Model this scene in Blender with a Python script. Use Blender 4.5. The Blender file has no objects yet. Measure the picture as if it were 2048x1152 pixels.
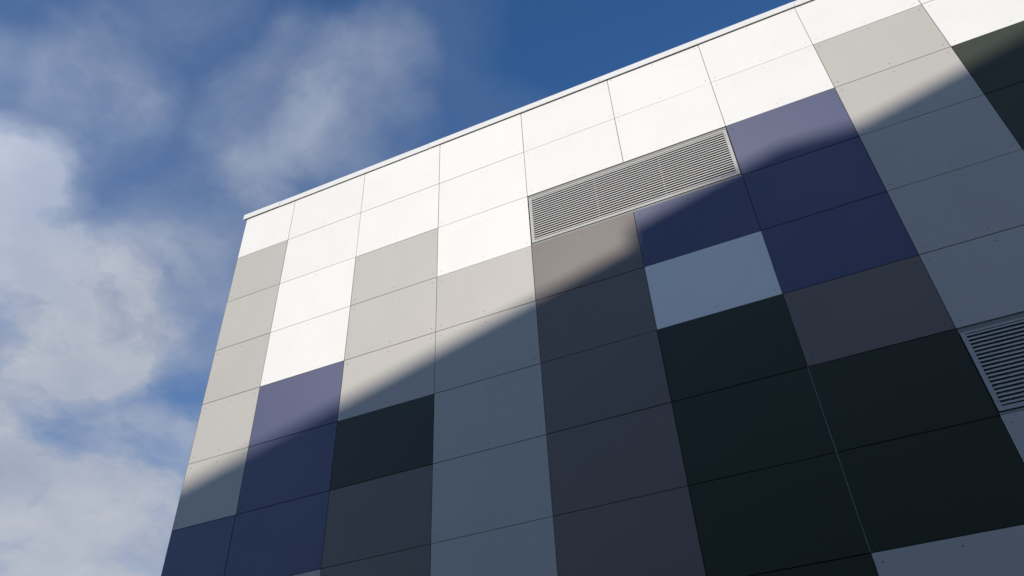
import bpy, bmesh, math, random
from mathutils import Vector, Matrix
random.seed(7)
scene = bpy.context.scene
C = scene.collection

# ------------------------------------------------------------------ frame of reference
H = 0.82                              # height of one cladding row in metres
EYE = 1.6                             # camera height
TOP = EYE + 10.60743 * H              # height of row line 0 of the facade grid
# column lines of the facade (in row heights), the first bay is a narrow corner bay
U = [0.0, 1.0632, 2.5262, 4.0029, 5.4973, 6.992, 8.4694, 9.9272, 11.3668]
while len(U) < 15:
    U.append(U[-1] + 1.467)
ROWS = 12
V0 = 0.035                            # where the cladding disappears under the coping


def X(u): return u * H
def Z(v): return TOP - v * H


# ------------------------------------------------------------------ camera
cam_d = bpy.data.cameras.new('camera')
cam_d.sensor_width = 36.0
cam_d.lens = 27.939
cam_d.clip_end = 2000
cam = bpy.data.objects.new('camera', cam_d)
C.objects.link(cam)
RIGHT = Vector((0.9127, 0.40637, -0.04297))
UP = Vector((0.29169, -0.57424, 0.76496))
FWD = Vector((-0.28618, 0.71071, 0.64264))
m = Matrix((RIGHT, UP, -FWD)).transposed().to_4x4()
m.translation = Vector((8.26642 * H, -7.69038 * H, EYE))
cam.matrix_world = m
scene.camera = cam

# ------------------------------------------------------------------ sun direction
SUN_EL, SUN_AZ = math.radians(24), math.radians(8)     # azimuth: from the wall's normal towards its left end
TO_SUN = Vector((-math.sin(SUN_AZ) * math.cos(SUN_EL), -math.cos(SUN_AZ) * math.cos(SUN_EL), math.sin(SUN_EL)))
SKY_STRENGTH = 0.13


# ------------------------------------------------------------------ node helpers
class NT:
    def __init__(self, tree):
        self.t = tree
        tree.nodes.clear()

    def n(self, typ, **kw):
        nd = self.t.nodes.new(typ)
        for k, v in kw.items():
            setattr(nd, k, v)
        return nd

    def put(self, sock, val):
        if val is None:
            return
        if isinstance(val, bpy.types.NodeSocket):
            self.t.links.new(val, sock)
        else:
            sock.default_value = val

    def math(self, op, a, b=None, c=None, clamp=False):
        nd = self.n('ShaderNodeMath', operation=op, use_clamp=clamp)
        for s, v in zip(nd.inputs, (a, b, c)):
            self.put(s, v)
        return nd.outputs[0]

    def vmath(self, op, a, b=None, scale=None):
        nd = self.n('ShaderNodeVectorMath', operation=op)
        self.put(nd.inputs[0], a)
        self.put(nd.inputs[1], b)
        if scale is not None:
            self.put(nd.inputs['Scale'], scale)
        return nd.outputs['Value'] if op in ('DOT_PRODUCT', 'LENGTH') else nd.outputs[0]

    def rng(self, v, a, b, c=0.0, d=1.0, smooth=True):
        nd = self.n('ShaderNodeMapRange')
        nd.interpolation_type = 'SMOOTHSTEP' if smooth else 'LINEAR'
        for i, x in enumerate((v, a, b, c, d)):
            self.put(nd.inputs[i], x)
        return nd.outputs[0]

    def noise(self, vec, scale, detail=6, rough=0.55, dist=0.0, color=False, lac=2.0):
        nd = self.n('ShaderNodeTexNoise')
        self.put(nd.inputs['Vector'], vec)
        nd.inputs['Scale'].default_value = scale
        nd.inputs['Detail'].default_value = detail
        nd.inputs['Roughness'].default_value = rough
        nd.inputs['Lacunarity'].default_value = lac
        nd.inputs['Distortion'].default_value = dist
        return nd.outputs['Color' if color else 'Fac']

    def mix(self, f, a, b, mode='MIX'):
        nd = self.n('ShaderNodeMix', data_type='RGBA', blend_type=mode)
        self.put(nd.inputs[0], f)
        self.put(nd.inputs[6], a)
        self.put(nd.inputs[7], b)
        return nd.outputs[2]


# ------------------------------------------------------------------ world: clear blue sky with thin broken cloud
world = bpy.data.worlds.new('World')
scene.world = world
world.use_nodes = True
w = NT(world.node_tree)
sky = w.n('ShaderNodeTexSky', sky_type='NISHITA')
sky.sun_disc = False
sky.sun_elevation = SUN_EL
sky.sun_rotation = math.atan2(TO_SUN.x, TO_SUN.y)
sky.altitude = 50
sky.air_density = 1.3
sky.dust_density = 0.0
sky.ozone_density = 10.0
tc = w.n('ShaderNodeTexCoord').outputs['Generated']
dirv = w.vmath('NORMALIZE', tc)


def sky_dir(x, y):                    # photo pixel -> direction in the sky
    return (FWD + RIGHT * ((x - 1024) / 1589.4) + UP * ((576 - y) / 1589.4)).normalized()


CLOUD_SEED = (5.48, 2.84, 8.40)
# position on a flat cloud deck overhead, so clouds grow smaller towards the horizon
sep = w.n('ShaderNodeSeparateXYZ')
w.put(sep.inputs[0], dirv)
zc = w.math('ADD', w.math('MAXIMUM', sep.outputs['Z'], 0.0), 0.22)
deck = w.vmath('SCALE', dirv, None, w.math('DIVIDE', 1.0, zc))
warp = w.vmath('SUBTRACT', w.noise(deck, 3.2, 5, 0.55, 0.0, True), (0.5, 0.5, 0.5))
dwarp = w.vmath('NORMALIZE', w.vmath('ADD', dirv, w.vmath('SCALE', warp, None, 0.26)))
fine = w.noise(w.vmath('ADD', w.vmath('ADD', deck, CLOUD_SEED), w.vmath('SCALE', warp, None, 0.35)), 5.0, 10, 0.60)
# cloud banks: where they stand in the sky and how dense they are
BANK_R = 0.085 * 1.35
BANKS = [
    (480, 410, 0.16), (430, 590, 0.14), (70, 470, 0.22), (730, 210, 0.12), (300, 640, 0.12), (120, 1040, 0.12),
    (0, 0, 0.062), (180, 200, 0.348), (300, 270, 0.026), (20, 420, 0.528), (100, 500, 0.130), (200, 480, 0.218),
    (30, 620, 0.108), (30, 700, 0.346), (200, 650, 0.454), (400, 640, 0.239), (250, 800, 0.232), (100, 830, 0.236),
    (360, 820, 0.035), (150, 1000, 0.126), (330, 960, 0.424), (40, 1120, 0.653), (280, 1110, 0.685), (560, 250, 0.214),
    (740, 220, 0.298), (640, 400, 0.262), (860, 100, 0.088), (640, 60, 0.033), (430, 250, 0.075), (330, 470, 0.130),
    (380, 560, 0.051), (400, 120, 0.070), (-150, 400, 0.451), (-150, 900, 0.831), (-150, 100, 0.235), (700, -100, 0.023),
    (300, -80, 0.108), (100, 1300, 0.750), (1000, 300, 0.072), (600, 700, 0.196), (500, 1000, 0.405), (700, 1200, 0.392),
]
cov = None
for (px, py, wt) in BANKS:
    d = w.vmath('DOT_PRODUCT', dwarp, tuple(sky_dir(px, py)))
    b = w.math('MULTIPLY', w.rng(d, math.cos(BANK_R), 1.0), wt)
    cov = b if cov is None else w.math('ADD', cov, b)
# the rest of the sky carries scattered cloud of the same kind
scat = w.rng(w.noise(deck, 1.1, 4, 0.5), 0.42, 0.66, 0.0, 0.75)
view = w.rng(w.vmath('DOT_PRODUCT', dirv, tuple(sky_dir(700, 450))), 0.55, 0.85, 1.0, 0.0)
cov = w.math('ADD', cov, w.math('MULTIPLY', scat, view))
# ragged, wispy texture: the noise thins and thickens the banks in proportion to their cover
tex = w.rng(fine, 0.30, 0.70, 0.66, 1.32, True)
dens = w.rng(w.math('MULTIPLY', cov, tex), 0.0, 1.0, 0.0, 0.95, False)
shade = w.rng(w.noise(w.vmath('ADD', deck, (3.1, 1.7, 0.4)), 3.0, 6, 0.55), 0.30, 0.72)
ccol = w.mix(shade, (2.75, 3.15, 4.05, 1), (4.3, 4.45, 4.8, 1))
# cloud scatters light forward: it is brighter on the sun's side of the sky
ccol = w.vmath('SCALE', ccol, None, w.rng(w.vmath('DOT_PRODUCT', dirv, tuple(TO_SUN)), -0.1, 1.0, 1.0, 2.5, False))
col = w.mix(dens, w.vmath('MULTIPLY', sky.outputs[0], (0.86, 1.0, 1.03)), ccol)
bg = w.n('ShaderNodeBackground')
w.put(bg.inputs[0], col)
bg.inputs[1].default_value = SKY_STRENGTH
out = w.n('ShaderNodeOutputWorld')
w.t.links.new(bg.outputs[0], out.inputs[0])

# ------------------------------------------------------------------ sun lamp
sun_d = bpy.data.lights.new('sun', 'SUN')
sun_d.energy = 3.55
sun_d.angle = math.radians(0.53)
sun_d.color = (1.0, 0.93, 0.83)
sun = bpy.data.objects.new('sun', sun_d)
sun.rotation_euler = TO_SUN.to_track_quat('Z', 'Y').to_euler()
sun.location = TO_SUN * 60
C.objects.link(sun)

vs = scene.view_settings
vs.view_transform = 'Standard'
vs.look = 'None'
vs.gamma = 1
vs.exposure = 0.0
vs.use_curve_mapping = False


# ------------------------------------------------------------------ materials
def principled(name, base, rough=0.5, metal=0.0, spec=0.5, var=0.05, scale=6.0, bump=0.0, bscale=200.0, rnd=0.0, rvar=0.0, streak=0.0):
    mt = bpy.data.materials.new(name)
    mt.use_nodes = True
    t = NT(mt.node_tree)
    co = t.n('ShaderNodeTexCoord').outputs['Object']
    info = t.n('ShaderNodeObjectInfo').outputs['Random']
    off = t.vmath('ADD', co, t.vmath('SCALE', (17.0, 31.0, 23.0), None, info))
    big = t.noise(off, scale, 5, 0.6)
    k = t.rng(big, 0.25, 0.75, 1 - var, 1 + var, False)
    if streak:
        sv = t.n('ShaderNodeMapping')
        t.put(sv.inputs['Vector'], off)
        sv.inputs['Scale'].default_value = (26.0, 26.0, 0.9)
        k = t.math('MULTIPLY', k, t.rng(t.noise(sv.outputs[0], 1.0, 4, 0.6), 0.3, 0.7, 1 - streak, 1 + streak * 0.5, False))
    if rnd:
        k = t.math('MULTIPLY', k, t.rng(info, 0, 1, 1 - rnd, 1 + rnd, False))
    c = t.vmath('SCALE', tuple(base), None, k)
    bs = t.n('ShaderNodeBsdfPrincipled')
    t.put(bs.inputs['Base Color'], c)
    bs.inputs['Metallic'].default_value = metal
    bs.inputs['Specular IOR Level'].default_value = spec
    if rvar:
        t.put(bs.inputs['Roughness'], t.rng(t.noise(off, scale * 0.6, 4, 0.6), 0.3, 0.7, rough - rvar, rough + rvar, False))
    else:
        bs.inputs['Roughness'].default_value = rough
    if bump:
        b = t.n('ShaderNodeBump')
        b.inputs['Strength'].default_value = bump
        b.inputs['Distance'].default_value = 0.002
        t.put(b.inputs['Height'], t.noise(off, bscale, 4, 0.6))
        t.t.links.new(b.outputs[0], bs.inputs['Normal'])
    o = t.n('ShaderNodeOutputMaterial')
    t.t.links.new(bs.outputs[0], o.inputs[0])
    return mt


PC = {  # cladding colours
    'W': (0.785, 0.775, 0.745),
    'L': (0.455, 0.435, 0.395),
    'T': (0.138, 0.113, 0.100),
    'B': (0.042, 0.052, 0.138),
    'G': (0.010, 0.019, 0.0045),
}
PROUGH, PSPEC = 0.53, 0.62
PM = {k: principled('panel_' + k, v, PROUGH, 0, {'G': 0.48, 'B': 0.66}.get(k, PSPEC), 0.028, 1.6, 0.08, 260, 0.022, 0.03, 0.011) for k, v in PC.items()}
RM = {k: principled('rivet_' + k, tuple((0.62 if k == 'W' else 0.48) * x + 0.003 for x in v), 0.5, 0, 0.5, 0.02) for k, v in PC.items()}
M_ALU = principled('mill_aluminium', (0.50, 0.495, 0.48), 0.42, 0.0, 0.6, 0.04, 9, 0.05, 300)
M_GFRAME = principled('grille_frame', (0.42, 0.415, 0.40), 0.45, 0.0, 0.5, 0.05, 9)
M_FLASH = principled('flashing', (0.22, 0.225, 0.22), 0.5, 0.0, 0.5, 0.06, 9)
M_BLACK = principled('cavity_black', (0.012, 0.012, 0.013), 0.8, 0, 0.2)
M_CORE = principled('wall_membrane', (0.035, 0.035, 0.037), 0.85, 0, 0.2)
M_COPE = principled('coping_paint', (0.74, 0.74, 0.72), 0.42, 0, 0.5, 0.03, 5, 0.04, 90)
M_TEAL = principled('joint_gasket', (0.10, 0.18, 0.18), 0.40, 0, 0.6, 0.25, 14)
M_FRINGE = principled('edge_fringe', (0.10, 0.075, 0.07), 0.5)
M_CONC = principled('plinth_concrete', (0.30, 0.29, 0.27), 0.85, 0, 0.3, 0.2, 3, 0.4, 60)
M_REND = principled('neighbour_render', (0.26, 0.24, 0.215), 0.9, 0, 0.3, 0.12, 0.6, 0.3, 40)
M_GLASS = principled('window_glass', (0.02, 0.024, 0.028), 0.08, 0, 0.6, 0.1, 1)
M_FRAME = principled('window_frame', (0.35, 0.35, 0.34), 0.5)
M_ASPH = principled('asphalt', (0.055, 0.055, 0.056), 0.9, 0, 0.3, 0.25, 0.7, 0.6, 90)
M_PAVE = principled('paving_concrete', (0.26, 0.25, 0.235), 0.88, 0, 0.3, 0.15, 1.4, 0.4, 80, 0.06)


# ------------------------------------------------------------------ mesh helpers
def mesh(name, verts, faces, mat):
    me = bpy.data.meshes.new(name)
    me.from_pydata(verts, [], faces)
    me.materials.append(mat)
    me.update()
    return me


def link(name, me, parent=None, loc=(0, 0, 0)):
    o = bpy.data.objects.new(name, me)
    C.objects.link(o)
    o.location = loc
    if parent:
        o.parent = parent
    return o


def box_data(x0, x1, y0, y1, z0, z1):
    v = [(x, y, z) for x in (x0, x1) for y in (y0, y1) for z in (z0, z1)]
    f = [(0, 1, 3, 2), (4, 6, 7, 5), (0, 4, 5, 1), (2, 3, 7, 6), (0, 2, 6, 4), (1, 5, 7, 3)]
    return v, f


def box(name, x0, x1, y0, y1, z0, z1, mat, parent=None):
    """box object whose origin is the box's low corner"""
    v, f = box_data(0, x1 - x0, 0, y1 - y0, 0, z1 - z0)
    return link(name, mesh(name, v, f, mat), parent, (x0, y0, z0))


def prism_x(name, length, prof, mat, parent, loc):
    """profile in (y, z), counter-clockwise seen from +x, swept along x"""
    n = len(prof)
    v = [(0, y, z) for y, z in prof] + [(length, y, z) for y, z in prof]
    f = [(i, i + n, (i + 1) % n + n, (i + 1) % n) for i in range(n)]
    f += [tuple(range(n)), tuple(range(2 * n - 1, n - 1, -1))]
    me = mesh(name, v, f, mat)
    bm = bmesh.new()
    bm.from_mesh(me)
    bmesh.ops.recalc_face_normals(bm, faces=bm.faces)
    bm.to_mesh(me)
    bm.free()
    return link(name, me, parent, loc)


def tag(o, label=None, cat=None, kind=None, group=None):
    if label: o['label'] = label
    if cat: o['category'] = cat
    if kind: o['kind'] = kind
    if group: o['group'] = group
    return o


# ------------------------------------------------------------------ ground
v, f = box_data(-600, 600, -600, 600, -0.3, 0.0)
tag(link('ground', mesh('ground', v, f, M_ASPH)), 'dark asphalt yard in front of the panelled building', 'ground', 'structure')
pav = box('pavement', -3, X(U[-1]) + 4, -2.4, 0.14, 0.004, 0.124, M_PAVE)
tag(pav, 'pale concrete pavement along the foot of the panelled building', 'pavement', 'structure')

# ------------------------------------------------------------------ the panelled building
bld = bpy.data.objects.new('panelled_building', None)
C.objects.link(bld)
tag(bld, 'flat-roofed building clad in white, grey, blue and dark green rectangular panels', 'building')
XR = X(U[-1])
THK, CAV = 0.008, 0.045                # panel thickness, distance of the membrane behind the panel face
box('wall_core', 0.03, XR, CAV, 14.0, 0.0, TOP - 0.02, M_CORE, bld)
box('plinth', 0.0, XR, 0.020, CAV - 0.002, 0.0, Z(ROWS) - 0.012, M_CONC, bld)
box('side_wall', 0.0, 0.028, THK + 0.001, 14.0, 0.0, TOP - 0.03, PM['L'], bld)

GRID = [  # one string per column of bays, top row first; # = louvre grille
    'WLLLLLBLLTBG',
    'WWWWBBBLLTTL',
    'WWLLLGTTLLBB',
    'WWWLLLLLGGTL',
    'WW#TTTTTBWLL',
    'WW#BWGGGGWLT',
    'WWBBBTGGLLTT',
    'WLLLLL#LLBBT',
    'WWGGLT#LGGTL',
    'WWLGTTBLLGGW',
    'WLLWLLBBTLLW',
    'WWWLLGGTTLBL',
    'WWLLTTBWLLGG',
    'WLLLBBGGLTTL',
]
GAP = 0.0055
cache = {}


def panel_mesh(wd, ht, key):
    k = (round(wd, 4), round(ht, 4), key)
    if k not in cache:
        c = 0.0012
        fr = [(c, 0, c), (wd - c, 0, c), (wd - c, 0, ht - c), (c, 0, ht - c)]
        ed = [(0, c, 0), (wd, c, 0), (wd, c, ht), (0, c, ht)]
        bk = [(0, THK, 0), (wd, THK, 0), (wd, THK, ht), (0, THK, ht)]
        fs = [(0, 1, 2, 3), (11, 10, 9, 8)]
        for i in range(4):
            j = (i + 1) % 4
            fs += [(4 + i, 4 + j, j, i), (8 + i, 8 + j, 4 + j, 4 + i)]
        cache[k] = mesh('facade_panel', fr + ed + bk, fs, PM[key])
    return cache[k]


riv = {k: ([], []) for k in PC}


def rivet(key, x, z):
    vs_, fs_ = riv[key]
    b = len(vs_)
    n, r = 8, 0.0075
    for i in range(n):
        a = 2 * math.pi * i / n
        vs_.append((x + r * math.cos(a), -0.0002, z + r * math.sin(a)))
    for i in range(n):
        a = 2 * math.pi * i / n
        vs_.append((x + 0.6 * r * math.cos(a), -0.0026, z + 0.6 * r * math.sin(a)))
    for i in range(n):
        fs_.append((b + i, b + (i + 1) % n, b + n + (i + 1) % n, b + n + i))
    fs_.append(tuple(b + n + i for i in range(n)))


for c, colm in enumerate(GRID):
    for r, key in enumerate(colm):
        if key == '#':
            continue
        x0 = X(U[c]) + (GAP / 2 if c else 0.0)
        x1 = X(U[c + 1]) - GAP / 2
        z1 = Z(r) - GAP / 2 if r else Z(V0) + 0.03
        z0 = Z(r + 1) + GAP / 2
        p = link('facade_panel', panel_mesh(x1 - x0, z1 - z0, key), bld, (x0 + random.uniform(-.0006, .0006), random.uniform(-.0006, .0006), z0 + random.uniform(-.0006, .0006)))
        p.rotation_euler = (random.uniform(-1, 1) * .0012, 0, random.uniform(-1, 1) * .0012)
        xm = (x0 + x1) / 2
        zt = z1 - 0.07 if r else Z(V0) - 0.045
        for x in (x0 + 0.055, xm, x1 - 0.055):
            for z in (zt, z0 + 0.07):
                rivet(key, x + random.uniform(-.004, .004), z + random.uniform(-.004, .004))
names = {'W': 'white', 'L': 'light grey', 'T': 'dark grey', 'B': 'dark blue', 'G': 'dark green'}
for k, (vv, ff) in riv.items():
    o = link('rivets', mesh('rivets', vv, ff, RM[k]), bld)
    tag(o, 'small rivet heads on the ' + names[k] + ' panels', kind='stuff')

box('edge_fringe', -0.006, 0.0, 0.0012, 0.028, 0.02, Z(V0) + 0.02, M_FRINGE, bld)  # thin brown strip added to imitate the lens's colour fringe along the left edge

# pale gasket showing in the joint between the dark green panels
box('joint_gasket', X(U[6]) - 0.0030, X(U[6]) + 0.0030, -0.0016, 0.004, Z(8.0), Z(6.0), M_TEAL, bld)

# coping in 2.5 m lengths with small laps
CE, CH = 0.020, 0.098                 # projection and face height
zb = Z(V0)
joints = [-0.070, 0.73, 3.80, 6.87, 9.95]
while joints[-1] < U[-1]:
    joints.append(joints[-1] + 3.08)
for i in range(len(joints) - 1):
    x0, x1 = X(joints[i]), X(joints[i + 1]) - 0.003
    dz = random.uniform(-0.0025, 0.0025)
    dy = random.uniform(-0.002, 0.002)
    prof = [(-CE + dy, zb), (-CE + dy, zb + CH), (0.45, zb + CH + 0.035), (0.45, zb + CH + 0.02),
            (0.001 + THK + .02, zb + 0.075), (0.001 + THK + .02, zb + 0.030), (-0.003, zb + 0.030), (-0.003, zb + 0.012), (-CE + dy + 0.008, zb + 0.012), (-CE + dy + 0.008, zb)]
    prism_x('coping', x1 - x0, prof, M_COPE, bld, (x0, 0, dz))


# louvre grilles ------------------------------------------------------------
def grille(c0, c1, row, n_slats, mull):
    g = bpy.data.objects.new('louvre_grille', None)
    C.objects.link(g)
    g.parent = bld
    ox, oz = X(U[c0]), Z(row + 1)
    g.location = (ox, 0, oz)
    wd, ht = X(U[c1]) - ox, H
    def b(name, x0, x1, y0, y1, z0, z1, mat): return box(name, x0, x1, y0, y1, z0, z1, mat, g)
    top_m, bot_m, sid = 0.048, 0.036, 0.010       # margins round the frame
    fb = 0.036                                     # frame border
    # closing flashings above, below and beside the frame
    b('flashing', 0.005, wd - 0.005, 0.010, 0.013, ht - top_m, ht + 0.02, M_FLASH)
    b('flashing', 0.005, wd - 0.005, 0.006, 0.009, -0.002, bot_m - 0.012, M_FLASH)
    x0, x1, z0, z1 = sid, wd - sid, bot_m, ht - top_m
    yf, yb = 0.004, 0.040
    b('backing', 0.004, wd - 0.004, 0.0405, 0.044, 0.0, ht, M_BLACK)
    b('frame_side', x0, x0 + fb, yf, yb, z0, z1, M_GFRAME)
    b('frame_side', x1 - fb, x1, yf, yb, z0, z1, M_GFRAME)
    b('frame_rail', x0 + fb, x1 - fb, yf, yb, z0, z0 + fb, M_GFRAME)
    b('frame_rail', x0 + fb, x1 - fb, yf, yb, z1 - 0.018, z1, M_GFRAME)
    for mx in mull:
        mxx = wd * mx
        b('mullion', mxx - 0.006, mxx + 0.006, yf + 0.014, yb, z0 + fb, z1 - 0.018, M_ALU)
    lo, hi = z0 + fb, z1 - 0.018
    pitch = (hi - lo) / n_slats
    fh = 0.40 * pitch
    L = x1 - x0 - 2 * fb - 0.002
    # front lip with a blade rising steeply inwards behind it
    bd, sl, th = 0.030, 1.43, 0.0022
    prof = [(0, 0), (0, fh), (0.0015, fh), (0.0015, 0.0015 * sl + th), (bd, bd * sl + th), (bd, bd * sl), (0.0016, 0)]
    me = None
    for i in range(n_slats):
        loc = (x0 + fb + 0.001, yf + 0.002, lo + pitch * (i + 0.36))
        if me is None:
            s = prism_x('slat', L, [(y, z) for y, z in prof], M_ALU, g, loc)
            me = s.data
        else:
            link('slat', me, g, loc)
    for sx in (x0 + fb / 2, x1 - fb / 2):
        for zz in (z0 + 0.08, z1 - 0.08):
            n, r = 10, 0.006
            vs_ = [(r * math.cos(6.2832 * i / n), 0, r * math.sin(6.2832 * i / n)) for i in range(n)]
            vs_ += [(0.6 * x, -0.003, 0.6 * z) for x, y, z in vs_]
            fs_ = [(i, (i + 1) % n, n + (i + 1) % n, n + i) for i in range(n)] + [tuple(range(n, 2 * n))]
            link('screw', mesh('screw', vs_, fs_, M_FLASH), g, (sx, yf - 0.0002, zz))
    return g


tag(grille(4, 6, 2, 19, (0.345, 0.665)), 'aluminium louvre grille across two bays below the white panels')
tag(grille(7, 9, 6, 19, (0.345, 0.665)), 'aluminium louvre grille set among the lower shaded panels')

# ------------------------------------------------------------------ the neighbour across the yard, whose roof edge casts the shadow
L_ = -TO_SUN
kx, kz = L_.x / L_.y, L_.z / L_.y


def back(u, v, y):                     # the point at depth y on the sun ray that ends at (u, v) of the facade
    t = y                              # facade is y = 0
    return Vector((X(u) + kx * y, y, Z(v) + kz * y))


SLOPE = 0.256
tanphi = SLOPE * 1.0 / (-kz + SLOPE * kx)
PHI = math.atan(tanphi)
SH0 = 5.35
A = back(0.0, SH0, -31.0)            # a point on the roof edge
ex = Vector((math.cos(PHI), math.sin(PHI), 0))
nb = Vector((math.sin(PHI), -math.cos(PHI), 0))
Y2 = bpy.data.objects.new('neighbour_block', None)
C.objects.link(Y2)
Y2.location = (A.x, A.y, 0)
Y2.rotation_euler = (0, 0, PHI)
tag(Y2, 'tall grey rendered block across the yard, its roof edge shading the panels', 'building')
HT = A.z
S0, S1, DEP = -24.0, 30.0, 13.0
box('wall', S0, S1, -DEP, -0.03, 0.0, HT - 0.25, M_REND, Y2)
box('parapet', S0 - 0.05, S1 + 0.05, -0.40, 0.0, HT - 0.249, HT, M_CONC, Y2)
box('parapet', S0 - 0.05, S1 + 0.05, -DEP - 0.05, -DEP + 0.35, HT - 0.249, HT, M_CONC, Y2)
nst = int((HT - 1.0) // 2.9)
for i in range(nst):
    for j in range(18):
        x = S0 + 1.2 + j * 3.0
        z = 1.1 + i * 2.9
        fr = box('window', x, x + 1.5, -0.029, 0.02, z, z + 1.45, M_FRAME, Y2)
        box('pane', 0.06, 1.44, 0.030, 0.051, 0.06, 1.39, M_GLASS, fr)
# roof-top plant housing, set back from the edge
SB = 1.5                               # set-back
SIL = [(6.88, -0.4), (6.88, 0.31), (8.0, 0.33), (9.0, 0.33), (9.98, 0.0), (9.98, -0.4)]   # outline of the housing's shadow above the roof line


def along(u, dev):
    """point of the housing's front face (along the roof edge, height) on the sun ray through (u, roof line - dev)"""
    vline = SH0 - SLOPE * u - dev
    d = Vector((kx, 1, 0))
    Q = Vector((A.x, A.y, 0)) + nb * SB
    det = d.x * (-ex.y) - d.y * (-ex.x)
    rx, ry = Q.x - X(u), Q.y
    y = (rx * (-ex.y) - ry * (-ex.x)) / det
    s = (d.x * ry - d.y * rx) / det
    return s, back(u, vline, y).z


prof = [along(u, d) for u, d in SIL]
prof = [(s, max(z, HT - 0.26)) for s, z in prof]
n = len(prof)
v = [(s, -SB, z) for s, z in prof] + [(s, -SB - 0.45, z) for s, z in prof]
f = [tuple(range(n)), tuple(range(2 * n - 1, n - 1, -1))] + [(i, n + i, n + (i + 1) % n, (i + 1) % n) for i in range(n)]
link('plant_housing', mesh('plant_housing', v, f, M_FLASH), Y2)
print('neighbour height %.2f phi %.1f' % (HT, math.degrees(PHI)), prof)
